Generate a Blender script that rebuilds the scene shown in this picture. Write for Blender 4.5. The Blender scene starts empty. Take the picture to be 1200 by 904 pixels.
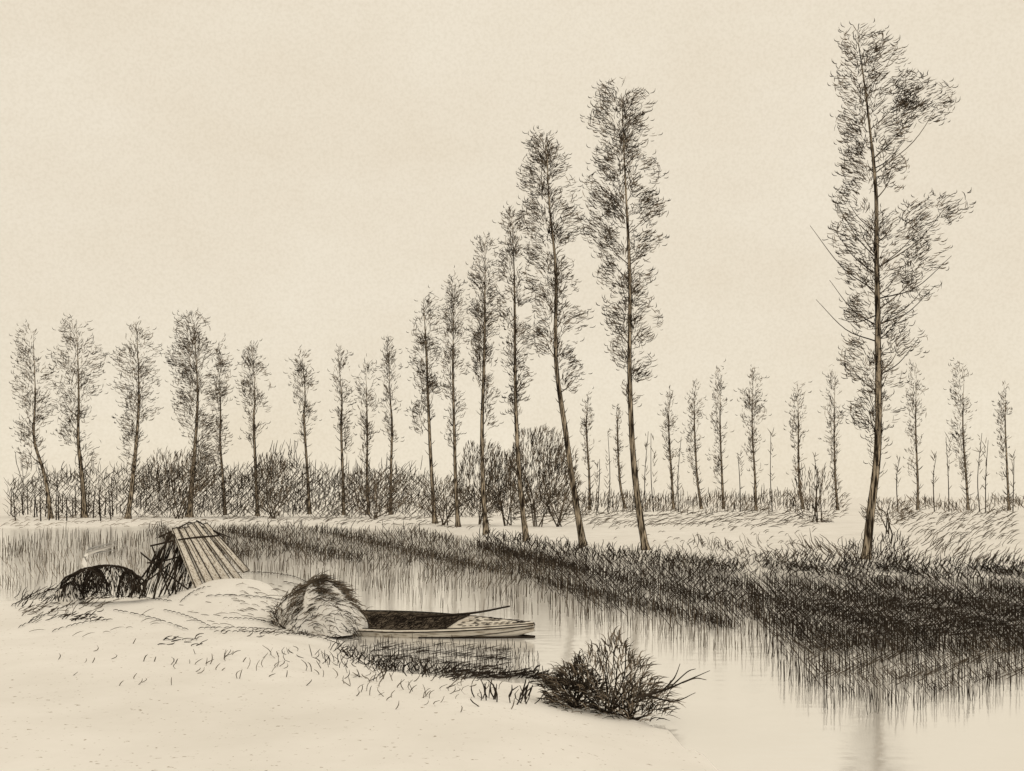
import bpy, math, numpy as np, bmesh
from mathutils import Vector
rng=np.random.default_rng(7)
F=1287.0; H=3.0; YH=582.0
sc=bpy.context.scene
def P(px,py,Z):
    return np.array([(px-600)/F*Z, Z, H-(py-YH)/F*Z])
def G(px,py,z=0.0):
    Z=F*(H-z)/(py-YH); return np.array([(px-600)/F*Z,Z,z])

# ---------------------------------------------------------------- materials
def newmat(name):
    m=bpy.data.materials.new(name); m.use_nodes=True
    nt=m.node_tree; b=nt.nodes['Principled BSDF']
    return m,nt,b
def ink_mat(name,c1,c2,scale=1.5):
    m,nt,b=newmat(name)
    tc=nt.nodes.new('ShaderNodeNewGeometry'); n=nt.nodes.new('ShaderNodeTexNoise'); n.inputs['Scale'].default_value=scale
    n.inputs['Detail'].default_value=3
    nt.links.new(tc.outputs['Position'],n.inputs['Vector'])
    r=nt.nodes.new('ShaderNodeValToRGB'); r.color_ramp.elements[0].position=.35; r.color_ramp.elements[1].position=.68
    r.color_ramp.elements[0].color=(*c1,1); r.color_ramp.elements[1].color=(*c2,1)
    nt.links.new(n.outputs['Fac'],r.inputs['Fac']); nt.links.new(r.outputs['Color'],b.inputs['Base Color'])
    b.inputs['Roughness'].default_value=.95; b.inputs['Specular IOR Level'].default_value=.05
    return m
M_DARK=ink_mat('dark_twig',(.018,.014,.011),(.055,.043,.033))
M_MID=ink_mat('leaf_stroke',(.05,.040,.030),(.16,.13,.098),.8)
M_PALE=ink_mat('pale_leaf',(.15,.12,.09),(.33,.27,.21),.5)
def bark_mat():
    m,nt,b=newmat('poplar_bark')
    tc=nt.nodes.new('ShaderNodeNewGeometry'); mp=nt.nodes.new('ShaderNodeMapping'); mp.inputs['Scale'].default_value=(9,9,1.1)
    n=nt.nodes.new('ShaderNodeTexNoise'); n.inputs['Scale'].default_value=1.2; n.inputs['Detail'].default_value=4
    r=nt.nodes.new('ShaderNodeValToRGB'); e=r.color_ramp.elements
    e[0].position=.42; e[0].color=(.022,.016,.011,1); e[1].position=.62; e[1].color=(.46,.39,.30,1)
    nt.links.new(tc.outputs['Position'],mp.inputs['Vector']); nt.links.new(mp.outputs['Vector'],n.inputs['Vector'])
    nt.links.new(n.outputs['Fac'],r.inputs['Fac']); nt.links.new(r.outputs['Color'],b.inputs['Base Color'])
    b.inputs['Roughness'].default_value=.95; b.inputs['Specular IOR Level'].default_value=.05
    return m
M_BARK=bark_mat()
def paper_mat(name,c1,c2,rough=.95,speck=True):
    m,nt,b=newmat(name)
    tc=nt.nodes.new('ShaderNodeNewGeometry')
    n=nt.nodes.new('ShaderNodeTexNoise'); n.inputs['Scale'].default_value=.35; n.inputs['Detail'].default_value=8; n.inputs['Roughness'].default_value=.65
    r=nt.nodes.new('ShaderNodeValToRGB'); r.color_ramp.elements[0].position=.3; r.color_ramp.elements[1].position=.7
    r.color_ramp.elements[0].color=(*c1,1); r.color_ramp.elements[1].color=(*c2,1)
    nt.links.new(tc.outputs['Position'],n.inputs['Vector']); nt.links.new(n.outputs['Fac'],r.inputs['Fac'])
    col=r.outputs['Color']
    if speck:
        n2=nt.nodes.new('ShaderNodeTexNoise'); n2.inputs['Scale'].default_value=14; n2.inputs['Detail'].default_value=2
        r2=nt.nodes.new('ShaderNodeValToRGB'); r2.color_ramp.elements[0].position=.24; r2.color_ramp.elements[1].position=.33
        r2.color_ramp.elements[0].color=(.4,.35,.29,1); r2.color_ramp.elements[1].color=(1,1,1,1)
        nt.links.new(tc.outputs['Position'],n2.inputs['Vector']); nt.links.new(n2.outputs['Fac'],r2.inputs['Fac'])
        mx=nt.nodes.new('ShaderNodeMix'); mx.data_type='RGBA'; mx.blend_type='MULTIPLY'; mx.inputs[0].default_value=1
        nt.links.new(col,mx.inputs[6]); nt.links.new(r2.outputs['Color'],mx.inputs[7]); col=mx.outputs[2]
    nt.links.new(col,b.inputs['Base Color'])
    b.inputs['Roughness'].default_value=rough; b.inputs['Specular IOR Level'].default_value=.05
    return m,nt,b
M_GROUND,_,_=paper_mat('pale_ground',(.78,.76,.725),(.90,.885,.86))
M_WATER,ntw,bw=paper_mat('river_water',(.80,.78,.745),(.88,.86,.83),speck=False)
gl=ntw.nodes.new('ShaderNodeBsdfGlossy'); gl.inputs['Roughness'].default_value=.09; gl.inputs['Color'].default_value=(.97,.97,.96,1)
mxs=ntw.nodes.new('ShaderNodeMixShader'); mxs.inputs[0].default_value=.58
out=[n for n in ntw.nodes if n.type=='OUTPUT_MATERIAL'][0]
ntw.links.new(bw.outputs[0],mxs.inputs[1]); ntw.links.new(gl.outputs[0],mxs.inputs[2]); ntw.links.new(mxs.outputs[0],out.inputs['Surface'])
gp=ntw.nodes.new('ShaderNodeNewGeometry'); mp=ntw.nodes.new('ShaderNodeMapping'); mp.inputs['Scale'].default_value=(.8,2.6,1)
nn=ntw.nodes.new('ShaderNodeTexNoise'); nn.inputs['Scale'].default_value=1.3; nn.inputs['Detail'].default_value=3
bp=ntw.nodes.new('ShaderNodeBump'); bp.inputs['Strength'].default_value=.2; bp.inputs['Distance'].default_value=.04
ntw.links.new(gp.outputs['Position'],mp.inputs['Vector']); ntw.links.new(mp.outputs['Vector'],nn.inputs['Vector'])
ntw.links.new(nn.outputs['Fac'],bp.inputs['Height']); ntw.links.new(bp.outputs['Normal'],gl.inputs['Normal'])
def wood_mat(name,c1,c2,p0=.36,p1=.56):
    m,nt,b=newmat(name)
    tc=nt.nodes.new('ShaderNodeNewGeometry'); mp=nt.nodes.new('ShaderNodeMapping'); mp.inputs['Scale'].default_value=(1.5,14,14)
    n=nt.nodes.new('ShaderNodeTexNoise'); n.inputs['Scale'].default_value=1.6; n.inputs['Detail'].default_value=5
    r=nt.nodes.new('ShaderNodeValToRGB'); e=r.color_ramp.elements
    e[0].position=p0; e[0].color=(*c1,1); e[1].position=p1; e[1].color=(*c2,1)
    nt.links.new(tc.outputs['Position'],mp.inputs['Vector']); nt.links.new(mp.outputs['Vector'],n.inputs['Vector'])
    nt.links.new(n.outputs['Fac'],r.inputs['Fac']); nt.links.new(r.outputs['Color'],b.inputs['Base Color'])
    b.inputs['Roughness'].default_value=.9; b.inputs['Specular IOR Level'].default_value=.1
    return m
M_WOOD=wood_mat('weathered_wood',(.34,.29,.23),(.74,.70,.63),.35,.52)
M_WOODD=wood_mat('dark_wood',(.02,.015,.011),(.16,.13,.10))  # darker wood, for the punt's inner planking and thwarts

# ---------------------------------------------------------------- mesh collector
class Coll:
    def __init__(s): s.v=[];s.f=[];s.m=[];s.n=0
    def add(s,v,f,mat):
        v=np.asarray(v,float).reshape(-1,3); f=np.asarray(f,int).reshape(-1,4)
        s.v.append(v); s.f.append(f+s.n); s.m.append(np.full(len(f),mat)); s.n+=len(v)
    def strokes(s,a,b,bend,r,mat=0,taper=(.7,1.,.85,.2)):
        a=np.asarray(a,float).reshape(-1,3);b=np.asarray(b,float).reshape(-1,3);N=len(a)
        if N==0: return
        bend=np.broadcast_to(bend,(N,3)); r=np.broadcast_to(r,(N,))
        d=b-a; L=np.linalg.norm(d,axis=1,keepdims=True)+1e-9; d=d/L
        ref=rng.normal(size=(N,3)); u=np.cross(d,ref); u/=np.linalg.norm(u,axis=1,keepdims=True)+1e-9; w=np.cross(d,u)
        rings=[]
        for k,t in enumerate((0,1/3,2/3,1)):
            c=a+(b-a)*t+bend*4*t*(1-t)
            for j in range(3):
                an=2*math.pi*j/3
                rings.append(c+(u*math.cos(an)+w*math.sin(an))*(r*taper[k])[:,None])
        v=np.stack(rings,1).reshape(-1,3)
        q=[]
        for k in range(3):
            for j in range(3):
                j2=(j+1)%3; q.append((k*3+j,k*3+j2,k*3+3+j2,k*3+3+j))
        q=np.array(q)[None]+ (np.arange(N)*12)[:,None,None]
        s.add(v,q.reshape(-1,4),mat)
    def tube(s,pts,rad,mat=0,sides=7,wob=0.0):
        pts=np.asarray(pts,float); n=len(pts); rad=np.broadcast_to(rad,(n,))
        t=np.gradient(pts,axis=0); t/=np.linalg.norm(t,axis=1,keepdims=True)+1e-9
        ref=np.array([0,1,0.]) if abs(t[0][1])<.9 else np.array([1,0,0.])
        v=[]
        for i in range(n):
            u=np.cross(t[i],ref);u/=np.linalg.norm(u)+1e-9;w=np.cross(t[i],u)
            for j in range(sides):
                an=2*math.pi*j/sides; rr=rad[i]*(1+wob*rng.normal())
                v.append(pts[i]+(u*math.cos(an)+w*math.sin(an))*rr)
        f=[(i*sides+j,i*sides+(j+1)%sides,(i+1)*sides+(j+1)%sides,(i+1)*sides+j) for i in range(n-1) for j in range(sides)]
        s.add(v,f,mat)
    def box(s,c8,mat=0):
        f=[(0,1,2,3),(4,7,6,5),(0,4,5,1),(1,5,6,2),(2,6,7,3),(3,7,4,0)]
        s.add(c8,f,mat)
    def obj(s,name,mats,parent=None,smooth=False):
        v=np.concatenate(s.v);f=np.concatenate(s.f);m=np.concatenate(s.m)
        me=bpy.data.meshes.new(name); me.vertices.add(len(v)); me.vertices.foreach_set('co',v.ravel())
        me.loops.add(f.size); me.loops.foreach_set('vertex_index',f.ravel().astype(np.int32))
        me.polygons.add(len(f)); me.polygons.foreach_set('loop_start',np.arange(0,f.size,4,dtype=np.int32))
        me.polygons.foreach_set('loop_total',np.full(len(f),4,dtype=np.int32))
        for mm in mats: me.materials.append(mm)
        me.polygons.foreach_set('material_index',m.astype(np.int32))
        if smooth: me.polygons.foreach_set('use_smooth',np.ones(len(f),dtype=bool))
        me.update(calc_edges=True); me.validate()
        o=bpy.data.objects.new(name,me); sc.collection.objects.link(o)
        if parent: o.parent=parent
        return o
INK=[M_DARK,M_MID,M_PALE,M_BARK]
def smooth_poly(pts,k=6):
    pts=np.asarray(pts,float)
    if len(pts)<3: 
        t=np.linspace(0,1,k)[:,None]; return pts[0]*(1-t)+pts[1]*t
    out=[];p=np.vstack([2*pts[0]-pts[1],pts,2*pts[-1]-pts[-2]])
    for i in range(1,len(p)-2):
        for t in np.linspace(0,1,k,endpoint=False):
            a,b,c,d=p[i-1],p[i],p[i+1],p[i+2]
            out.append(.5*((2*b)+(-a+c)*t+(2*a-5*b+4*c-d)*t*t+(-a+3*b-3*c+d)*t**3))
    out.append(pts[-1]); return np.array(out)

# ---------------------------------------------------------------- terrain
far=[(-600,619),(0,619),(180,616),(300,614),(500,622),(540,627),(568,633),(617,641),(680,650),(760,659),(870,669),(1020,673),(1200,677),(1800,700)]
near=[(1100,1300),(950,1010),(850,905),(775,850),(700,822),(630,799),(540,792),(445,783),(402,756),(385,740),(330,720),(200,708),(100,710),(0,714),(-300,722)]
poly=[(-500,112)]+[tuple(G(x,y)[:2]) for x,y in far]+[(500,12),(500,-60),(5,-60)]+[tuple(G(x,y,.08 if y>750 else 0)[:2]) for x,y in near]+[(-500,33)]
poly=np.array(poly)
def sdf(x,y):
    d=np.full(x.shape,1e9); ins=np.zeros(x.shape,bool); n=len(poly)
    for i in range(n):
        a=poly[i];b=poly[(i+1)%n]; e=b-a; L=e@e
        t=np.clip(((x-a[0])*e[0]+(y-a[1])*e[1])/L,0,1)
        d=np.minimum(d,np.hypot(x-a[0]-t*e[0],y-a[1]-t*e[1]))
        c=((a[1]>y)!=(b[1]>y)); 
        xi=a[0]+(y-a[1])/(e[1] if abs(e[1])>1e-9 else 1e-9)*e[0]
        ins^=(c&(x<xi))
    return np.where(ins,-d,d)
def sst(t): t=np.clip(t,0,1); return t*t*(3-2*t)
def height(x,y):
    x=np.asarray(x,float);y=np.asarray(y,float)
    d=sdf(x,y)
    nz=(np.sin(x*.9+y*.4)*np.sin(y*.8-x*.3)+.5*np.sin(x*2.3+1)*np.sin(y*2.1+2)+.25*np.sin(x*5.1)*np.sin(y*4.7+1))
    farm=sst((y-34)/8)
    land=(.40*sst(d/1.2))*farm+(1-farm)*(.06*sst(d/.1)+.34*sst(d/2.5))
    land=land+(.045+.025*farm)*nz*sst(d/2)
    land=land+sst(d/1.0)*(.82*np.exp(-((x+5.9)/2.0)**2-((y-25.6)/1.5)**2)+.22*np.exp(-((x+10.5)/2.5)**2-((y-24.5)/2.)**2)+.12*np.exp(-((x+4.5)/3)**2-((y-19)/1.8)**2))
    bed=-.9*sst(-d/2.5)
    return np.where(d>0,land,bed)
def axis(lo,hi,step,far,g=1.22):
    a=list(np.arange(lo,hi,step)); s=step; 
    while a[-1]<far: s*=g; a.append(a[-1]+s)
    s=step
    while a[0]>-far: s*=g; a.insert(0,a[0]-s)
    return np.array(a)
xs=axis(-16,16,.22,3500,1.06); ys=axis(8,60,.22,3500,1.06)
X,Y=np.meshgrid(xs,ys); Zz=height(X,Y)
c=Coll(); ny,nx=X.shape
idx=np.arange(ny*nx).reshape(ny,nx)
c.add(np.stack([X,Y,Zz],-1).reshape(-1,3),np.stack([idx[:-1,:-1],idx[:-1,1:],idx[1:,1:],idx[1:,:-1]],-1).reshape(-1,4),0)
c.obj('ground',[M_GROUND],smooth=True)
c=Coll()
xs2=np.array([-500,-100,0,100,500.]); ys2=np.array([-60,0,40,80,130.]); X2,Y2=np.meshgrid(xs2,ys2); idx=np.arange(25).reshape(5,5)
c.add(np.stack([X2,Y2,X2*0],-1).reshape(-1,3),np.stack([idx[:-1,:-1],idx[:-1,1:],idx[1:,1:],idx[1:,:-1]],-1).reshape(-1,4),0)
c.obj('river_water',[M_WATER])

def ray_ground(px,py):
    px=np.atleast_1d(np.asarray(px,float));py=np.atleast_1d(np.asarray(py,float))
    zs=8*1.012**np.arange(260)
    X=(px[:,None]-600)/F*zs; Zr=H-(py[:,None]-YH)/F*zs
    h=np.maximum(height(X,np.broadcast_to(zs,X.shape)),0)
    hit=Zr<=h; i=np.argmax(hit,1); i[~hit.any(1)]=259
    i0=np.maximum(i-1,0); r=np.arange(len(px))
    f0=Zr[r,i0]-h[r,i0]; f1=Zr[r,i]-h[r,i]; t=np.clip(f0/(f0-f1+1e-9),0,1)
    Z=zs[i0]*(1-t)+zs[i]*t
    return np.stack([(px-600)/F*Z,Z,H-(py-YH)/F*Z],1)
def inpoly(px,py,pl):
    ins=np.zeros(px.shape,bool);n=len(pl)
    for i in range(n):
        a=pl[i];b=pl[(i+1)%n]
        if a[1]==b[1]: continue
        cc=((a[1]>py)!=(b[1]>py)); xi=a[0]+(py-a[1])/(b[1]-a[1])*(b[0]-a[0]); ins^=(cc&(px<xi))
    return ins
def plant(pl,dx,dy,jit=.35,keep=1.0):
    pl=np.array(pl,float); x0,y0=pl.min(0);x1,y1=pl.max(0)
    gx,gy=np.meshgrid(np.arange(x0,x1,dx),np.arange(y0,y1,dy))
    gx=gx+rng.normal(size=gx.shape)*dx*jit+ (np.arange(gx.shape[0])[:,None]%2)*dx*.5
    gy=gy+rng.normal(size=gy.shape)*dy*jit+dy*.8*np.sin(gx/17.+gy)
    # ragged outline: test with a wandering offset
    m=inpoly(gx+rng.normal(size=gx.shape)*4,gy+rng.normal(size=gx.shape)*min(3,(y1-y0)*.05)+2.*np.sin(gx/23.)*min(1,(y1-y0)/60),pl)&(rng.random(gx.shape)<keep)
    return gx[m],gy[m]
def stems(c,px,py,L,ang,wt,mat,surface='water',bendpx=1.5,angj=4):
    N=len(px)
    if N==0: return
    if surface=='water':
        Z=F*H/(py-YH); root=np.stack([(px-600)/F*Z,Z,0*Z],1)
    elif surface=='land': root=ray_ground(px,py); Z=root[:,1]
    else: Z=np.full(N,float(surface))+rng.uniform(-3,3,N); root=np.stack([(px-600)/F*Z,Z,H-(py-YH)/F*Z],1)
    a=np.radians(ang+rng.normal(size=N)*angj); l=L*(.65+.7*rng.random(N))*Z/F
    dy=rng.normal(size=N)*.15
    d=np.stack([np.sin(a),dy,np.abs(np.cos(a))*(1)],1)
    tip=root+d*l[:,None]
    bend=np.stack([rng.normal(size=N),rng.normal(size=N)*.3,rng.normal(size=N)*.4],1)*(bendpx*Z/F)[:,None]
    c.strokes(root,tip,bend,(wt*(.7+.6*rng.random(N))*Z/F*.5),mat,taper=(.85,1.,.9,.45))

# ---------------------------------------------------------------- poplars
def tree(name,trunk,lobes,n,L,wt,base_w,twigs=None,Z=None,drk=.3):
    bx,by=trunk[0]
    if Z is None: Z=F*(H-.4)/(by-YH)
    k=Z/F
    c=Coll()
    gx=(bx-600)*k; gz=float(height(np.array([gx]),np.array([Z]))[0])-.1
    tp=[P(x,y,Z) for x,y in trunk]; tp[0][2]=gz
    for i in range(1,len(tp)): tp[i][1]+=rng.normal()*k*3; tp[i][0]+=rng.normal()*k*.8
    tp=smooth_poly(tp,6); m=len(tp)
    tt=np.linspace(0,1,m); rad=base_w*k*.5*((1-tt)**.9*.92+.06); rad[0]*=1.6; rad[1]*=1.15
    c.tube(tp,rad,3,8,.08)
    lob=[(P(x,y,Z),rx*k,ry*k) for x,y,rx,ry in lobes]
    for ctr,rx,ry in lob:
        dest=ctr+np.array([rng.uniform(-.5,.5)*rx,rng.uniform(-.6,.6)*rx,rng.uniform(-.2,.4)*ry])
        start_z=dest[2]-ry*.4-abs(dest[0]-np.interp(dest[2],tp[:,2],tp[:,0]))*.85
        i=int(np.argmin(np.abs(tp[:,2]-start_z))); i=min(max(i,m//5),m-2)
        s=tp[i]; mid=(s+dest)/2+np.array([(dest[0]-s[0])*.1,0,-.05*abs(dest[2]-s[2])])
        pp=smooth_poly([s,mid,dest],5); rr=np.linspace(min(rad[i]*.4,.8*k),.2*k,len(pp))
        c.tube(pp,rr,1,5,.08)
    area=np.array([a[1]*a[2] for a in lob]); pr=area/area.sum()
    n=int(n*1.75); N=int(n*4); li=rng.choice(len(lob),N,p=pr)
    C=np.array([a[0] for a in lob])[li]; RX=np.array([a[1] for a in lob])[li];RY=np.array([a[2] for a in lob])[li]
    u=rng.normal(size=(N,3)); u/=np.linalg.norm(u,axis=1,keepdims=True); rr=rng.random(N)**.36
    q=u*rr[:,None]; pt=C+q*np.stack([RX,RX*.8,RY],1)
    s=pt/k; ph=rng.uniform(0,6,6)
    nz=np.sin(s[:,0]/8+ph[0]+s[:,2]/17)*np.sin(s[:,2]/11+ph[1])+.7*np.sin(s[:,0]/4.5+ph[2])*np.sin(s[:,2]/5.2+ph[3])+.3*np.sin(s[:,1]/6+ph[4])
    prob=.34+.36*nz+.24*(q[:,0]<-.1)-.12*(q[:,0]>.2)+.12*(rr>.85)  # left side gets more strokes, drawing the crown's shaded side
    keep=rng.random(N)<prob; ii=np.where(keep)[0][:n]
    pt=pt[ii];q=q[ii];N=len(ii);rr=rr[ii]
    ax=np.interp(pt[:,2],tp[:,2],tp[:,0])
    o=(pt[:,0]-ax); o=np.clip(o/(15*k),-1,1)*.6+q[:,0]*.4
    d=np.stack([o*1.25+.14+rng.normal(size=N)*.14,q[:,1]*.5+rng.normal(size=N)*.25,.62-.25*np.abs(o)+rng.normal(size=N)*.14],1)
    tz=np.abs(q[:,0]); tx=np.where(q[:,0]>0,np.abs(q[:,2])*.9,-np.abs(q[:,2])*.9)
    edge=(rr>.78)&(rng.random(N)<.3)
    d[edge]=np.stack([tx[edge]*np.where(q[edge][:,2]>0,-1,1)*1.,d[edge][:,1]*.4,tz[edge]+.15],1)+rng.normal(size=(edge.sum(),3))*.12
    d/=np.linalg.norm(d,axis=1,keepdims=True)
    l=L*k*(.3+.6*rng.random(N))
    bend=np.stack([np.sign(q[:,0])*.10*l*(.4+rng.random(N)),0*l,-(.02+.16*rng.random(N))*l*np.sign(.8-np.abs(d[:,2]))],1)
    r=wt*k*.5*(.45+.5*rng.random(N))
    n1=rng.random(N)
    for mi,sel in ((0,n1<drk),(1,(n1>=drk)&(n1<.66)),(2,n1>=.66)):
        c.strokes(pt[sel]-d[sel]*l[sel][:,None]*.5,pt[sel]+d[sel]*l[sel][:,None]*.5,bend[sel],r[sel],mi,taper=(.5,1,.9,.3))
    nf=int(N*.13); jj=rng.choice(np.where(rr>.6)[0],nf); f=pt[jj]+q[jj]*np.array([6*k,4*k,5*k])
    dd=q[jj]*np.array([.8,.4,.1])+np.array([.1,0,.45])+rng.normal(size=(nf,3))*.15; dd/=np.linalg.norm(dd,axis=1,keepdims=True)
    ll=L*k*(.35+.35*rng.random(nf))[:,None]
    c.strokes(f,f+dd*ll,np.stack([np.sign(q[jj][:,0])*.2,0*q[jj][:,0],-.15+0*q[jj][:,0]],1)*ll,wt*k*.46,0)
    if twigs:
        for (x0,y0),(x1,y1) in twigs:
            a=P(x0,y0,Z);b=P(x1,y1,Z)+np.array([0,rng.normal()*6*k,0]); mm=(a+b)/2+np.array([0,0,-abs(b[0]-a[0])*.15])
            c.tube(smooth_poly([a,mm,b],5),np.linspace(.8*k,.25*k,11),0,4)
    nn=int(base_w*5); i=rng.integers(m//8,int(m*.55),nn); a=tp[i]; sd=rng.choice([-1,1],nn)
    b=a+np.stack([sd*rng.uniform(3,8,nn)*k,rng.normal(size=nn)*3*k,rng.uniform(3,9,nn)*k],1)
    c.strokes(a,b,np.array([0,0,-1.*k]),.4*k,0)
    for sd in (-1,1):
        off=rad*.92*sd; c.tube(tp[:int(m*.8)]+np.stack([off,-rad*.3,0*off],1)[:int(m*.8)],np.linspace(.5*k,.3*k,int(m*.8)),0,4,.2)
    return c.obj(name,INK)

def chain(x0,x1,y0,y1,n=5):
    out=[]; bow=rng.uniform(-2,2)
    for i in range(n):
        t=i/(n-1); w=(x1-x0)/2; prof=np.interp(t,[0,.15,.45,.7,1],[.62,.92,.95,.7,.38])
        rx=w*prof*rng.uniform(.85,1.08); cx=(x0+x1)/2+bow*math.sin(t*3)+rng.uniform(-1,1)*(w-rx)*.8
        out.append((cx,y0+(y1-y0)*(.10+.80*t),rx,(y1-y0)/n*.8))
    return out
T='poplar_tree'
tree(T,[(1014,656),(1020,600),(1029,520),(1029,400),(1026,300),(1026,220),(1016,120),(1006,45)],
 [(1012,52,26,24),(1040,66,28,22),(1004,95,26,30),(1040,110,28,26),(1092,118,28,26),(1066,105,22,24),(1066,135,18,20),(1004,150,26,30),(1045,155,22,24),(1012,195,28,30),(1050,200,16,24),
  (1000,235,22,24),(1005,275,32,30),(1045,270,30,25),(1085,258,30,26),(1116,242,18,20),(1003,318,22,22),(1042,320,28,26),(1088,300,26,22),(1080,335,22,18),
  (1018,365,28,26),(1050,375,24,24),(1010,420,26,28),(1036,440,24,28),(1064,400,22,18),(1014,480,20,26),(1036,490,16,26),(1030,530,12,30)],
 3000,13,1.15,11,twigs=[((1026,400),(955,352)),((1024,380),(970,330)),((1024,340),(952,262)),((1024,320),(975,265)),((1026,370),(985,372)),((1024,300),(980,240)),((1030,380),(1095,335)),((1030,350),(1115,300)),((1030,440),(1080,395)),((1020,200),(1060,165))],drk=.34)
tree(T,[(757,645),(750,600),(742,530),(738,440),(738,330),(732,220),(728,110)],
 [(722,112,24,20),(745,125,22,22),(715,140,26,24),(742,160,26,26),(722,185,26,28),(752,205,22,28),(706,225,24,28),(735,240,30,28),(765,245,18,22),
  (700,270,18,22),(728,290,28,26),(760,288,18,18),(722,325,22,22),(750,335,24,24),(728,368,22,24),(757,378,22,24),(735,410,20,24),(752,430,16,20),(740,455,11,20)],
 2300,12,1.1,9,drk=.28)
tree(T,[(684,639),(675,580),(662,500),(652,420),(650,320),(645,240),(640,165)],
 [(638,172,22,20),(650,190,20,20),(628,205,20,26),(654,225,22,26),(632,250,22,26),(662,262,22,24),(640,290,24,28),(632,320,18,22),(662,325,18,24),(642,352,20,24),(670,372,20,20),(640,395,18,22),(662,412,18,22),(672,440,13,20)],
 1700,11,1.05,8,drk=.28)
tree(T,[(617,631),(611,580),(606,500),(603,420),(603,330),(600,255)],
 [(600,258,14,16),(608,285,17,22),(596,310,15,22),(612,335,16,24),(598,360,16,22),(610,390,18,24),(602,420,16,22),(612,450,14,22),(604,475,9,18)],
 820,10,1.0,6.5,drk=.26)
tree(T,[(570,624),(566,570),(565,500),(566,420),(568,340),(568,285)],chain(549,590,274,505,8),850,10,.95,6,drk=.22)
tree(T,[(537,618),(533,570),(532,500),(532,420),(534,330)],chain(515,554,322,525,7),600,9,.9,5,drk=.22)
tree(T,[(510,614),(506,560),(502,480),(498,400),(496,352)],chain(479,521,345,505,6),650,9,.9,5,drk=.26)
for (bx,cx,x0,x1,y0,y1,n,w,by) in [(60,42,12,66,385,545,600,5,608),(100,92,60,124,373,545,740,6,607),(150,162,133,194,382,540,720,6,608),
   (222,230,194,270,370,560,1500,7,607),(264,258,248,272,400,550,200,3.5,604),(302,298,280,320,404,525,380,4,605),(363,356,341,372,412,520,260,3.5,603),(403,400,388,415,408,530,250,3.5,604),
   (432,430,416,444,417,540,230,3,603),(458,458,445,472,396,530,260,3.5,604)]:
    tree(T,[(bx,by),(bx*.6+cx*.4,560),(cx,y1-30),(cx,(y0+y1)/2),(cx-2,y0+8)],chain(x0,x1,y0,y1,6),n,9,.85,w,drk=.18)
for (cx,w,y0,y1,n,by) in [(725,12,475,560,80,596),(785,20,460,570,150,597),(815,22,445,570,190,597),(844,22,432,565,210,597),(882,30,432,560,300,598),(935,22,448,560,160,597),
   (978,24,430,560,200,598),(1075,28,430,560,200,598),(1129,30,428,560,280,598),(1178,18,450,560,140,598),(688,18,462,560,120,598)]:
    tree(T,[(cx+3+rng.uniform(-3,5),by),(cx+2,560),(cx,500),(cx,y0+6)],chain(cx-w/2,cx+w/2,y0,y1,6),n,8,.85,2.8,drk=.28)

# ---------------------------------------------------------------- saplings (far)
c=Coll()
px=np.array([700,712,746,757,766,795,868,905,955,1095,1112,1155,1187,1148,1052]);
for x in px:
    Z=150; t=rng.uniform(505,540); c.tube(smooth_poly([P(x,600,Z),P(x+rng.uniform(-3,3),560,Z),P(x+rng.uniform(-4,4),t,Z)],4),np.linspace(.08,.03,9),0,5)
    n=16; y=rng.uniform(t,575,n); a=np.array([P(x,yy,Z) for yy in y]); b=a+np.stack([rng.uniform(-6,6,n),rng.normal(size=n)*3,rng.uniform(2,9,n)],1)*Z/F
    c.strokes(a,b,np.zeros(3),.045,1)
c.obj('distant_saplings',INK)

# ---------------------------------------------------------------- hedges
def hedge(name,pl,Z,layers):
    c=Coll()
    for dx,dy,L,ang,wt,mat,keep in layers:
        x,y=plant(pl,dx,dy,.3,keep); stems(c,x,y,L,ang,wt,mat,Z,1.,5)
    return c.obj(name,INK)
hp=[(10,566),(60,558),(150,552),(180,546),(250,552),(300,548),(330,541),(360,552),(480,556),(505,566),(560,575),(690,580),(690,609),(10,612)]
hedge('hedge',hp,138,[(2.8,6.5,11,38,.7,1,.9),(3.,7.5,11,-42,.65,1,.9),(3.,8,10,3,.75,1,.75)])
hedge('hedge',[(150,566),(240,556),(330,562),(480,564),(500,606),(165,608)],134,[(3.0,6.5,11,44,.75,1,.9),(3.,7,10,0,.85,0,.6)])
c=Coll(); x=np.arange(20,500,2.8); x=x+rng.normal(size=len(x))*1.; N=len(x)
stems(c,x,560+rng.normal(size=N)*6,15,0,.8,0,135,1,7)
x=rng.uniform(315,350,34); stems(c,x,rng.uniform(525,550,34),12,0,.8,0,135,1,14)
c.obj('hedge_sprigs',INK)
c=Coll()
for x0 in np.arange(14,135,5.):
    x=x0+rng.normal()*1.2; a=G(x,604+rng.uniform(-3,8),.35); k=a[1]/F
    c.tube(smooth_poly([a,a+np.array([rng.normal()*2*k,0,rng.uniform(20,48)*k])],4),np.linspace(.8*k,.4*k,4),0,5)
c.tube([G(12,596,.3)+np.array([0,0,1.6]),G(70,596,.3)+np.array([0,0,1.8]),G(135,596,.3)+np.array([0,0,1.5])],.05,0,5)
c.obj('stake_fence',INK)
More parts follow.
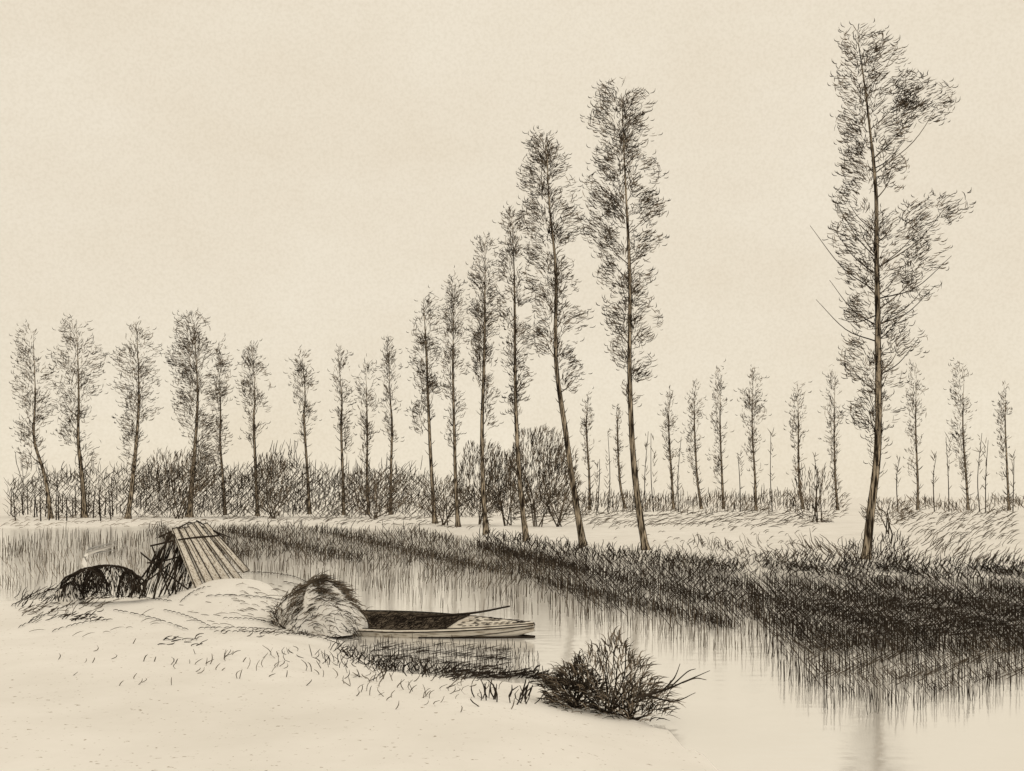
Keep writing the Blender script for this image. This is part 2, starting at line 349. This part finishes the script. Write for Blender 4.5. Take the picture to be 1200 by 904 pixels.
for cx,cy,rx,ry,n,Z in [(565,564,28,44,900,100),(630,552,36,50,1300,95),(595,568,26,38,700,98),(655,566,24,42,600,93),(318,568,20,36,350,130),(958,585,32,36,380,110),(1040,602,28,14,240,75),(520,585,26,24,350,100),(440,580,40,26,450,128),(210,560,40,30,500,128)]:
    c=Coll(); k=Z/F
    r=np.sqrt(rng.random(n)); th=rng.uniform(0,2*np.pi,n); ph=rng.uniform(-1,1,n)
    lump=1+.1*np.sin(th*5)+.06*np.sin(th*9+2)
    x=cx+rx*r*np.cos(th)*lump; y=cy+ry*r*np.sin(th)*lump
    base=P(cx,602,Z); pt=np.stack([(x-600)*k,Z+ph*rx*k*.8*np.sqrt(1-r*r*.9),H-(y-YH)*k],1)
    pt[:,2]=np.maximum(pt[:,2],.5)
    d=pt-base; d/=np.linalg.norm(d,axis=1,keepdims=True); d=d*.8+np.array([.25,0,.5])+rng.normal(size=(n,3))*.22
    d/=np.linalg.norm(d,axis=1,keepdims=True)
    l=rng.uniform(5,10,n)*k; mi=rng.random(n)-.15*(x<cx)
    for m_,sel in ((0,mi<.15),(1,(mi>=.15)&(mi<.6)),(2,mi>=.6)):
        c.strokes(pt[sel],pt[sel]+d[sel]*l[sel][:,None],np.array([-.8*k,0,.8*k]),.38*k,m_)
    for q in range(5):
        e=pt[rng.integers(n)]; c.tube(smooth_poly([np.array([base[0]+rng.normal()*3*k,base[1],.3]),(base+e)/2+rng.normal(size=3)*3*k,e],4),np.linspace(.8*k,.3*k,9),1,4)
    c.obj('bush',INK)
hedge('field_hedge',[(680,583),(720,581),(800,583),(900,581),(960,586),(960,602),(680,604)],150,[(2.4,4,9,0,.75,1,.85),(3,5,9,35,.65,2,.8),(4,6,12,0,.8,0,.4)])
hedge('field_hedge',[(1040,590),(1100,587),(1190,585),(1260,585),(1260,604),(1040,604)],140,[(2.6,5,8,5,.75,1,.8),(3,5,9,-40,.65,2,.8)])

# ---------------------------------------------------------------- river bank grass on far side
c=Coll()
def lying(c,pl,dx,dy,L,ang,wt,mat,keep=1.):
    x,y=plant(pl,dx,dy,.4,keep); N=len(x)
    if N==0:return
    an=np.radians(ang)+rng.normal(size=N)*.15; l=L*(.6+.8*rng.random(N))
    a=ray_ground(x,y); k=a[:,1]/F
    b=a+np.stack([np.cos(an)*l*k,0*k,np.sin(an)*l*k],1); a[:,2]+=.02; b[:,2]+=.03
    c.strokes(a,b,np.stack([0*k,0*k,k*1.3],1),wt*k*.5,mat)
lying(c,[(600,600),(950,598),(960,618),(760,620),(600,613)],6,2.5,12,12,.8,1,.8)
lying(c,[(1040,600),(1190,598),(1190,640),(1100,640),(1050,620)],5,3.6,11,28,.9,1,.75)
lying(c,[(1040,600),(1190,598),(1190,625),(1050,615)],5,4,9,-30,.8,2,.7)
lying(c,[(690,612),(960,612),(940,655),(780,648),(690,630)],10,5,6,20,.9,1,.55)
lying(c,[(250,607),(500,608),(560,622),(500,618),(250,612)],7,2.5,9,10,.8,1,.8)
lying(c,[(0,608),(250,606),(250,616),(0,620)],7,3,9,6,.7,2,.8)
for pl,dx,dy,L,a_,w,m_,kp in [
  ([(560,628),(620,634),(690,642),(760,650),(870,662),(870,676),(760,667),(680,658),(560,638)],2.6,4,10,15,.9,0,.95),
  ([(560,630),(690,644),(870,664),(870,676),(680,658),(560,638)],3,4,10,-30,.85,0,.9),
  ([(780,645),(850,632),(900,640),(900,672),(780,662)],4,5,11,-20,.9,1,.8),
  ([(800,657),(900,652),(900,676),(800,668)],3,5,10,35,.9,0,.8),
  ([(890,664),(930,648),(1000,655),(1080,655),(1190,659),(1260,664),(1260,684),(890,678)],2.8,4,11,25,.95,0,.92),
  ([(900,650),(960,632),(1010,640),(1010,670),(900,670)],3.8,5,14,-35,.9,1,.85),
  ([(940,662),(1190,664),(1260,668),(1260,684),(900,680)],3,5,11,-40,.95,0,.9),
  ([(1030,640),(1110,634),(1190,642),(1190,667),(1030,667)],4.2,5.5,13,42,.9,1,.85),
  ([(985,636),(1062,632),(1066,668),(985,668)],3.4,4.5,13,8,.95,0,.9)]:
    x,y=plant(pl,dx,dy,.4,kp); stems(c,x,y,L,a_,w,m_,'land',2.,12)
c.obj('riverbank_grass',INK)

# ---------------------------------------------------------------- stroke hatching that draws reflections and bank shade onto the water
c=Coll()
def shade_hatch(pl,dx,dy,L,a_,w,m_,kp,aj=2.):  # upright strokes on the water plane, imitating dark reflections and shade
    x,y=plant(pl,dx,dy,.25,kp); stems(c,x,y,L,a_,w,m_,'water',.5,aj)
shade_hatch([(0,632),(250,630),(250,690),(120,700),(0,700)],3.4,11,15,1,.65,1,.9)
shade_hatch([(0,632),(240,628),(240,652),(0,660)],3.4,7,11,1,.65,1,.85)
shade_hatch([(0,650),(200,650),(180,685),(0,690)],5,10,13,-25,.55,2,.7)
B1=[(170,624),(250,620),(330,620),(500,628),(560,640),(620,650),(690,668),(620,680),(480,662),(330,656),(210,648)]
shade_hatch(B1,2.3,5,9,0,.85,0,.95)
shade_hatch(B1,2.6,5,10,30,.75,1,.9)
shade_hatch(B1,3,6,10,-34,.7,1,.75)
shade_hatch([(230,650),(620,662),(720,695),(700,716),(560,700),(440,695),(260,672)],2.8,9,15,0,.75,1,.92)
shade_hatch([(330,660),(620,672),(690,692),(690,705),(560,690)],3.4,8,12,28,.65,1,.8)
shade_hatch([(400,685),(600,700),(720,716),(700,735),(640,730),(440,712)],5,11,18,0,.7,1,.75)
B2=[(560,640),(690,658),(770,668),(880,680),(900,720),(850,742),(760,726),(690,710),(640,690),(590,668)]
shade_hatch(B2,2.4,5,10,0,.95,0,1.)
shade_hatch(B2,2.8,6,12,-40,.85,0,.9)
shade_hatch([(640,662),(880,684),(900,715),(740,704)],3.,6,12,45,.85,0,.85)
shade_hatch([(640,696),(760,706),(900,722),(912,780),(860,762),(780,755),(690,732),(640,712)],3.4,10,18,0,.85,1,.9)
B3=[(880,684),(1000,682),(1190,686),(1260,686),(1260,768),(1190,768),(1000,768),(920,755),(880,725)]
shade_hatch(B3,2.5,5,11,0,1.,0,1.)
shade_hatch(B3,2.8,6,13,-44,.95,0,.95)
shade_hatch([(900,690),(1260,690),(1260,755),(1000,755),(900,725)],2.9,6,12,45,.95,0,.95)
shade_hatch([(940,700),(1260,700),(1260,750),(1000,750)],4,5,14,82,.9,0,.9)
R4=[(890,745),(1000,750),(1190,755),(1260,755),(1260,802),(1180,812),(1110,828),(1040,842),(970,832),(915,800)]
shade_hatch(R4,3.3,10,22,-1,.9,0,.9,1.)
shade_hatch([(900,748),(1260,758),(1260,785),(1170,800),(1060,818),(960,806)],3.8,8,16,-40,.8,1,.85)
shade_hatch([(930,755),(1260,758),(1260,790),(1060,806),(960,796)],4.5,8,16,62,.8,1,.85)
shade_hatch([(412,755),(520,753),(600,756),(632,770),(630,790),(540,786),(445,778)],3.2,6,9,0,.9,0,.95)
shade_hatch([(412,757),(520,755),(590,760),(600,784),(540,786),(445,778)],5,4,14,80,.8,0,.9)
c.obj('reflection_shade_hatch',INK)

# ---------------------------------------------------------------- near bank grass
c=Coll()
def near_t(pl,dx,dy,L,a_,w,m_,kp,aj=16,b=2.5):
    x,y=plant(pl,dx,dy,.45,kp); stems(c,x,y,L,a_,w,m_,'land',b,aj)
near_t([(375,752),(400,765),(445,790),(540,796),(640,800),(640,790),(540,786),(440,776)],2.8,3.5,11,30,1.2,0,1.)
near_t([(375,752),(400,765),(445,790),(540,796),(540,786),(440,776)],4,4,12,-30,1.1,0,.9)
near_t([(300,762),(420,768),(470,806),(540,822),(400,806)],9,8,11,-28,1.1,1,.8)
near_t([(360,765),(430,775),(470,800),(400,795)],7,7,12,20,1.1,0,.7)
near_t([(215,765),(330,770),(370,800),(250,795)],9,8,10,32,1.1,1,.7)
near_t([(410,800),(560,792),(620,806),(560,822),(430,822)],10,8,10,35,1.2,1,.75)
near_t([(120,755),(240,760),(300,815),(140,818),(60,780)],20,14,7,25,1.1,1,.4)
near_t([(380,812),(620,820),(680,835),(420,835)],16,9,10,25,1.2,1,.5)
near_t([(20,712),(90,695),(150,700),(110,712),(30,738)],4,5,12,60,1.,1,.85)
near_t([(70,722),(120,716),(120,726),(80,730)],4,4,10,70,1.5,0,.9)
near_t([(170,748),(235,748),(240,758),(180,756)],5,4,10,75,1.5,0,.85)
near_t([(12,700),(60,690),(120,690),(120,702),(20,716)],4,4,12,42,1.,0,.85)
near_t([(250,738),(420,744),(420,750),(250,746)],6,4,9,70,1.,1,.7)
near_t([(555,815),(585,818),(585,830),(555,828)],5,5,20,-5,1.9,0,1.)
near_t([(598,815),(632,815),(632,828),(598,828)],5,5,18,15,2.,0,1.)
for x0,y0,x1,y1,n in [(196,702,230,682,10),(228,682,262,675,10),(255,675,330,674,22),(328,675,360,684,12),(330,682,420,712,14),(20,738,110,702,18),(12,712,76,690,14),(110,703,200,706,18),(130,716,220,740,14),(190,716,250,738,12),(230,738,360,744,18),(260,726,340,736,14),(240,700,330,705,10),(210,708,240,690,8),(60,742,130,728,10),(250,742,420,752,26),(340,744,400,758,10)]:
    t=(np.arange(n)+rng.random(n)*.5)/n; x=x0+(x1-x0)*t; y=y0+(y1-y0)*t-3*np.sin(t*3.1)
    a=ray_ground(x,y); k=a[:,1]/F; t2=t+1.1/n; b=ray_ground(x0+(x1-x0)*t2,y0+(y1-y0)*t2-3*np.sin(t2*3.1)); 
    ok=np.abs(b[:,1]-a[:,1])<2.5; a[:,2]+=.02;b[:,2]+=.03
    c.strokes(a[ok],b[ok],np.array([0,0,.02]),(.55*k)[ok],0)
lying(c,[(215,690),(330,680),(330,735),(240,735),(205,712)],14,7,14,-18,.8,1,.6)
lying(c,[(260,690),(340,684),(335,735),(300,735)],9,6,12,-24,.8,1,.7)
lying(c,[(20,742),(200,720),(240,740),(60,756)],22,8,14,8,.8,1,.5)
c.obj('bank_grass',INK)

# ---------------------------------------------------------------- foreground bush and hay
def clumpbush(name,cx,by,rx,h,Z,n,L,wt,spread=1.0,comb=0.0,shade=.5,core=None,surf=.5,pale=.0):
    c=Coll(); k=Z/F
    u=rng.random(n)**surf; th=rng.uniform(-1,1,n); ph=rng.uniform(-1,1,n)
    ang=th*1.45; lump=1+.10*np.sin(ang*5+1)+.07*np.sin(ang*11)
    g=float(height(np.array([(cx-600)*k]),np.array([Z]))[0])
    base=np.array([(cx-600)*k,Z,max(g,0)-.02])
    if core:
        n1,n2=32,14; V=[];f=[]
        fr=lambda a,e: core*(1+.07*math.sin(a*5+e*4)+.05*math.sin(a*9)+.05*math.sin(e*7+a*3))
        for i in range(n2+1):
            e=math.pi/2*i/n2
            for j in range(n1):
                a=2*math.pi*j/n1; ff=fr(a,e)
                V.append(base+np.array([math.cos(a)*math.cos(e)*rx*ff,math.sin(a)*math.cos(e)*rx*.7*ff,math.sin(e)*h*ff])*k)
        f=[(i*n1+j,i*n1+(j+1)%n1,(i+1)*n1+(j+1)%n1,(i+1)*n1+j) for i in range(n2) for j in range(n1)]
        c.add(V,f,4)
        el=rng.random(n)**.9*np.pi/2; az=rng.uniform(0,2*np.pi,n); s_=np.array([fr(a,e) for a,e in zip(az,el)])*rng.uniform(1.0,1.10,n)
        nx_=np.cos(az)*np.cos(el); ny_=np.sin(az)*np.cos(el); nz_=np.sin(el)
        x=nx_*rx*s_; y=ny_*rx*.7*s_; z=nz_*h*s_
        d=np.stack([nz_*.9+comb*.4,ny_*.2,-nx_*.6+.15],1)+rng.normal(size=(n,3))*np.array([.25,.2,.25])
    else:
        x=np.sin(ang)*rx*u*lump; z=np.cos(ang)*h*u*lump; y=ph*rx*.8*np.sqrt(np.maximum(0,1-u*u*.8))
        d=np.stack([np.sin(ang)*spread+comb,ph*.4,np.cos(ang)*.8+.15],1)+rng.normal(size=(n,3))*.28
    pt=base+np.stack([x,y,z],1)*k
    d/=np.linalg.norm(d,axis=1,keepdims=True); l=L*k*(.5+.8*rng.random(n))
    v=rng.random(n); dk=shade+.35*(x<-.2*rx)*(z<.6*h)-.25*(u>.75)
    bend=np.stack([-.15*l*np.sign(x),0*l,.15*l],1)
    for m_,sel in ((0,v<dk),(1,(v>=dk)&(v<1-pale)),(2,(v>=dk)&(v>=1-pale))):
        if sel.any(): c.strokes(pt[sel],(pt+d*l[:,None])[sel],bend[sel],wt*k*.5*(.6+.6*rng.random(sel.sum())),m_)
    if not core:
      for q in range(12):
        e=pt[rng.integers(n)]; c.tube(smooth_poly([base+rng.normal(size=3)*3*k*np.array([1,1,0]),(base+e)/2+rng.normal(size=3)*4*k,e],4),np.linspace(1.4*k,.5*k,9),0,5)
    return c.obj(name,INK+[M_GROUND])
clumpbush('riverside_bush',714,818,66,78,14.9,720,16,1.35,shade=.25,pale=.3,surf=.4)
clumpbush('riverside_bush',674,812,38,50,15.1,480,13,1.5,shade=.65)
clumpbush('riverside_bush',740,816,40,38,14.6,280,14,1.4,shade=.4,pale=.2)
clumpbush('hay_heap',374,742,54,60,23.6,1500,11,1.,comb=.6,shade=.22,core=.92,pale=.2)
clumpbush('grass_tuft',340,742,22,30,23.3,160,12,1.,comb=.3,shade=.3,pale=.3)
c=Coll(); Z=14.3
for pts,w in [([(745,818),(775,810),(800,800),(832,786)],3.),([(775,811),(790,795),(797,778)],2.),([(800,800),(815,795),(828,797)],1.8),([(760,816),(790,822),(815,812)],2.),([(785,806),(805,788),(815,784)],1.5)]:
    pp=smooth_poly([P(x,y,Z+rng.normal()*.1) for x,y in pts],5); c.tube(pp,np.linspace(w,.6,len(pp))*Z/F*.6,0,6,.1)
c.obj('dead_branch',INK)
c=Coll()
a=ray_ground(np.linspace(520,690,130),791+rng.normal(size=130)*3+np.clip(np.linspace(-40,30,130),0,30)*.6); k=a[:,1]/F
c.strokes(a,a+np.stack([13*k,0*k,1.5*k],1),np.array([0,0,.01]),.9*k,0); c.obj('shore_sedge',INK)

# ---------------------------------------------------------------- punt
root=bpy.data.objects.new('punt_boat',None); sc.collection.objects.link(root)
st=np.array([(345-600)/F*25.2,25.2]); bw_=np.array([(626-600)/F*23.3,23.3])
ax_=(bw_-st); LB=np.linalg.norm(ax_); ax_/=LB; nr=np.array([-ax_[1],ax_[0]])
S=np.linspace(0,1,26)
def hb(s): return 1.0*(.62+.38*np.sin(np.pi*np.clip(s*1.2,0,.5)))*(1-np.clip((s-.45)/.55,0,1)**1.7*.985)
def sheer(s): return .24+.05*np.clip((s-.5)*2,0,1)**2
def bot(s): return -.12+.26*np.clip((s-.65)/.35,0,1)**2
def ibot(s): return np.minimum(.10+.1*np.clip((s-.65)/.35,0,1),sheer(s)-.04)
def pt3(s,o,z): q=st+ax_*LB*s+nr*o; return np.array([q[0],q[1],z+.10*o])
def loft(c,prof,mat):
    V=[];n=None
    for s in S:
        pr=prof(s); n=len(pr); V+= [pt3(s,o,z) for o,z in pr]
    f=[(i*n+j,i*n+j+1,(i+1)*n+j+1,(i+1)*n+j) for i in range(len(S)-1) for j in range(n-1)]
    c.add(V,f,mat)
c=Coll()
loft(c,lambda s:[(-hb(s),sheer(s)),(-hb(s)*.93,sheer(s)*.5+bot(s)*.5),(-hb(s)*.8,bot(s)),(hb(s)*.8,bot(s)),(hb(s)*.93,sheer(s)*.5+bot(s)*.5),(hb(s),sheer(s))],0)
c.add([pt3(0,-hb(0),sheer(0)),pt3(0,-hb(0)*.8,bot(0)),pt3(0,hb(0)*.8,bot(0)),pt3(0,hb(0),sheer(0))],[(0,1,2,3)],0)
c.obj('hull',[M_WOOD,M_WOODD],root)
c=Coll(); loft(c,lambda s:[(-(hb(s)*.95),sheer(s)-.01),(-hb(s)*.84,ibot(s)),(hb(s)*.84,ibot(s)),(hb(s)*.95,sheer(s)-.01)],1)
c.obj('inner_planking',[M_WOOD,M_WOODD],root)
c=Coll()
for sg in(-1,1):
    loft(c,lambda s:[(sg*hb(s)*.93,sheer(s)+.012),(sg*(hb(s)*1.0+.03),sheer(s)+.012),(sg*(hb(s)*1.0+.03),sheer(s)-.045)],0)
c.obj('gunwale',[M_WOOD,M_WOODD],root)
c=Coll()
for sg in(-1,1):
    c.tube([pt3(s,sg*(hb(s)+.035),sheer(s)-.02) for s in S],.014,0,5)
    c.tube([pt3(s,sg*hb(s)*.94,sheer(s)+.02) for s in S],.012,0,5)
    c.tube([pt3(s,sg*(hb(s)*.955+.012),sheer(s)*.55+bot(s)*.45) for s in S],.008,0,5)
    c.tube([pt3(s,sg*(hb(s)*.9+.02),.02+.1*hb(s)*(1 if sg<0 else -1)*.9+.0*s) for s in S],.024,0,5)
c.obj('rubbing_strakes',INK,root)
c=Coll(); sd=np.linspace(.70,.995,10); V=[]
for s in sd: V+=[pt3(s,-hb(s)*.92,sheer(s)+.02),pt3(s,0,sheer(s)+.05),pt3(s,hb(s)*.92,sheer(s)+.02)]
c.add(V,[(i*3+j,i*3+j+1,(i+1)*3+j+1,(i+1)*3+j) for i in range(9) for j in range(2)],0)
c.obj('foredeck',[M_WOOD],root)
c=Coll()
for s in(.28,.69):
    c.box([pt3(s-.015,-hb(s)*.9,.16),pt3(s+.015,-hb(s)*.9,.16),pt3(s+.015,hb(s)*.9,.16),pt3(s-.015,hb(s)*.9,.16),pt3(s-.015,-hb(s)*.9,.20),pt3(s+.015,-hb(s)*.9,.20),pt3(s+.015,hb(s)*.9,.20),pt3(s-.015,hb(s)*.9,.20)],0)
c.obj('thwarts',[M_WOODD],root)
c=Coll()
c.tube(smooth_poly([pt3(.5,.35,.26),pt3(.72,.55,.36),pt3(.86,.75,.50)],5),np.linspace(.032,.018,11),0,6)
n=120; s=rng.uniform(.72,.97,n); a=np.array([pt3(q,rng.uniform(-.8,.8)*hb(q),sheer(q)+.05) for q in s]); c.strokes(a,a+np.array([.09,0,.004]),np.zeros(3),.007,0)
c.tube([pt3(.70,-hb(.7)*.92,.3),pt3(.70,0,.32),pt3(.70,hb(.7)*.92,.3)],.014,0,5)
n=700; s=rng.uniform(.1,.69,n); a=np.array([pt3(q,rng.uniform(-.5,.9)*hb(q),.1+rng.random()*.12) for q in s]); c.strokes(a,a+np.stack([rng.uniform(.03,.14,n),0*s,rng.uniform(.0,.10,n)],1),np.zeros(3),.010,0)  # short dark hatch strokes scattered over the punt's inside
c.obj('pole_and_hatch',INK,root)

# ---------------------------------------------------------------- plank shelter
root=bpy.data.objects.new('plank_shelter',None); sc.collection.objects.link(root)
A_,B_,C_,D_=P(198,626,25.4),P(240,613,26.9),P(294,673,27.1),P(228,699,25.1)
c=Coll(); n=6; nrm=np.cross(B_-A_,D_-A_); nrm/=np.linalg.norm(nrm); nrm*=-1 if nrm[2]<0 else 1
seams=[]
for i in range(n):
    t0=(i+.08+rng.uniform(0,.1))/n;t1=(i+.9-rng.uniform(0,.1))/n; j0=rng.uniform(-.10,.06); j1=rng.uniform(-.25,.15); lift=rng.uniform(0,.08)
    a=A_+(B_-A_)*t0;b=A_+(B_-A_)*t1;sk=rng.uniform(-.03,.03);d=D_+(C_-D_)*(t0+sk);e=D_+(C_-D_)*(t1+sk)
    a2=a+(d-a)*j0;b2=b+(e-b)*j0;d2=d+(d-a)*j1*.3;e2=e+(e-b)*j1*.3
    o=nrm*lift;h_=nrm*.035
    c.box([a2+o,b2+o,e2+o,d2+o,a2+o+h_,b2+o+h_,e2+o+h_,d2+o+h_],0)
    seams+=[(a2+o+h_,d2+o+h_),(b2+o+h_,e2+o+h_),(d2+o+h_,e2+o+h_),(a2+o+h_,b2+o+h_)]
    mm=(a2+b2)/2+o+h_; m2=(d2+e2)/2+o+h_; 
    if i%2: seams.append((mm*.8+m2*.2,mm*.35+m2*.65))
c.obj('roof_planks',[M_WOOD],root)
c=Coll()
def pole(p,q,w=2.2,mat=0): 
    a,b=P(*p),P(*q); c.tube(smooth_poly([a,(a+b)/2+rng.normal(size=3)*.02,b],4),w*26/F*.5,mat,6,.08)
for p,q,w in [((208,618,25.6),(150,700,25.2),2.2),((200,624,25.5),(163,702,25.0),1.8),((196,628,25.4),(180,702,24.9),2.4),((204,626,25.4),(206,698,25.),2.),((226,620,26.6),(196,690,26.4),2.),((165,648,25.6),(222,692,25.2),2.),((178,640,25.4),(200,700,25.),1.8),((212,650,25.4),(186,700,25.),1.8),
   ((172,660,25.1),(212,652,25.4),1.8),((158,690,25.1),(200,660,25.4),1.8),((176,640,25.3),(256,628,25.6),2.2),((230,610,26.9),(262,630,27.),1.8),((186,630,25.3),(222,612,26.),2.),((150,700,25.2),(196,652,26.4),1.6),((222,612,26.9),(270,630,26.8),1.6)]:
    pole(p,q,w)
n=220; t=rng.random(n); s_=rng.random(n); q0=P(178,656,26.0);q1=P(212,636,26.2);q2=P(162,700,26.0);q3=P(226,700,26.0)
a=(q0*(1-t)[:,None]+q1*t[:,None])*(1-s_)[:,None]+(q2*(1-t)[:,None]+q3*t[:,None])*s_[:,None]
c.strokes(a,a+np.array([.1,0,.3]),np.zeros(3),.012,0)  # hatch strokes stand in for the shade inside the shelter
for a,b in seams: c.tube(smooth_poly([a,(a+b)/2+nrm*.004,b],3),.011,0,5)
c.obj('frame_poles_and_hatch',INK,root)

# ---------------------------------------------------------------- low thatched heap beside the shelter
root=bpy.data.objects.new('thatch_heap',None); sc.collection.objects.link(root)
bm=bmesh.new(); c=Coll()
def hf(qx,qy,qz,x): return 1+.07*np.sin(qx*4+x)+.05*np.sin(qz*7+qy*5+x)
sph=[(100,696,26,30,24.8),(130,694,30,34,25.1),(154,698,16,28,24.9),(82,702,16,18,24.7)]
for x,y,rx,rz,Z in sph:
    bmesh.ops.create_icosphere(bm,subdivisions=4,radius=1); p=P(x,y,Z); k=Z/F
    bm.verts.ensure_lookup_table()
    for v in bm.verts[-2562:]:
        q=v.co.copy(); f=float(hf(q.x,q.y,q.z,x))
        v.co=Vector((p[0]+q.x*rx*k*f,p[1]+q.y*rx*k*f,p[2]+q.z*rz*k*f))
    n=int(rx*22); az=rng.uniform(-np.pi,np.pi,n); el=rng.random(n)**.8*1.5
    keep=(rng.random(n)<.55+.35*(np.sin(az)<0)+.4*(np.cos(el)>.8)); az=az[keep]; el=el[keep]
    def pos(a,e,s=1.03):
        qx=np.sin(a)*np.cos(e);qy=-np.cos(a)*np.cos(e);qz=np.sin(e); f=hf(qx,qy,qz,x)*s
        return p+np.stack([qx*rx*f,qy*rx*f,qz*rz*f],1)*k
    c.strokes(pos(az,el),pos(az+rng.normal(size=len(az))*.06+.06,np.clip(el-.28,-.1,2)),np.zeros(3),.0105,0)
    # ragged crest straw
    n=34; az=rng.choice([-1,1],n)*np.pi/2+rng.normal(size=n)*.25; el=rng.uniform(.1,1.5,n)
    c.strokes(pos(az,el,1.02),pos(az,np.minimum(el+.3,1.6),1.05),np.zeros(3),.016,0)
me=bpy.data.meshes.new('mound'); bm.to_mesh(me); me.materials.append(M_GROUND)
for pp in me.polygons: pp.use_smooth=True
o=bpy.data.objects.new('mound',me); sc.collection.objects.link(o); o.parent=root
c.obj('thatch_straw',INK,root)

# ---------------------------------------------------------------- world, sun, camera
w=bpy.data.worlds.new('World'); sc.world=w; w.use_nodes=True; nt=w.node_tree
bg=nt.nodes['Background']; ow=nt.nodes['World Output']
tc=nt.nodes.new('ShaderNodeTexCoord')
n1=nt.nodes.new('ShaderNodeTexNoise'); n1.inputs['Scale'].default_value=5.; n1.inputs['Detail'].default_value=9; n1.inputs['Roughness'].default_value=.65
mp=nt.nodes.new('ShaderNodeMapping'); mp.inputs['Scale'].default_value=(1,1,1.6)
nt.links.new(tc.outputs['Generated'],mp.inputs['Vector']); nt.links.new(mp.outputs['Vector'],n1.inputs['Vector'])
r=nt.nodes.new('ShaderNodeValToRGB'); e=r.color_ramp.elements
e[0].position=.3;e[0].color=(.80,.70,.545,1); e[1].position=.66;e[1].color=(.85,.76,.61,1)
nt.links.new(n1.outputs['Fac'],r.inputs['Fac'])
n2=nt.nodes.new('ShaderNodeTexNoise'); n2.inputs['Scale'].default_value=420; n2.inputs['Detail'].default_value=2
nt.links.new(tc.outputs['Generated'],n2.inputs['Vector'])
r2=nt.nodes.new('ShaderNodeValToRGB'); e=r2.color_ramp.elements; e[0].position=.3;e[0].color=(.94,.935,.925,1);e[1].position=.6;e[1].color=(1,1,1,1)
nt.links.new(n2.outputs['Fac'],r2.inputs['Fac'])
mx=nt.nodes.new('ShaderNodeMix'); mx.data_type='RGBA'; mx.blend_type='MULTIPLY'; mx.inputs[0].default_value=1
nt.links.new(r.outputs['Color'],mx.inputs[6]); nt.links.new(r2.outputs['Color'],mx.inputs[7]); nt.links.new(mx.outputs[2],bg.inputs['Color'])
bg.inputs['Strength'].default_value=1.0
sky=nt.nodes.new('ShaderNodeTexSky'); sky.sky_type='NISHITA'; sky.sun_disc=False; sky.sun_elevation=math.radians(38); sky.sun_rotation=math.radians(120)
bg2=nt.nodes.new('ShaderNodeBackground'); bg2.inputs['Strength'].default_value=.005; nt.links.new(sky.outputs[0],bg2.inputs['Color'])
ad=nt.nodes.new('ShaderNodeAddShader'); nt.links.new(bg.outputs[0],ad.inputs[0]); nt.links.new(bg2.outputs[0],ad.inputs[1]); nt.links.new(ad.outputs[0],ow.inputs['Surface'])
l=bpy.data.lights.new('sun','SUN'); l.energy=.6; l.angle=math.radians(15); l.color=(1,.94,.84)
lo=bpy.data.objects.new('sun',l); sc.collection.objects.link(lo)
az=math.radians(120); el=math.radians(38); dirv=Vector((math.sin(az)*math.cos(el),math.cos(az)*math.cos(el),math.sin(el)))
lo.rotation_euler=dirv.to_track_quat('Z','Y').to_euler()
cam=bpy.data.cameras.new('camera'); co=bpy.data.objects.new('camera',cam); sc.collection.objects.link(co)
co.location=(0,0,H); co.rotation_euler=(math.radians(90),0,0); cam.sensor_width=36; cam.lens=36*F/1200; cam.shift_y=(YH-452)/1200; cam.clip_end=8000; cam.clip_start=.1
sc.camera=co
sc.view_settings.view_transform='Standard'; sc.view_settings.look='None'; sc.view_settings.exposure=0
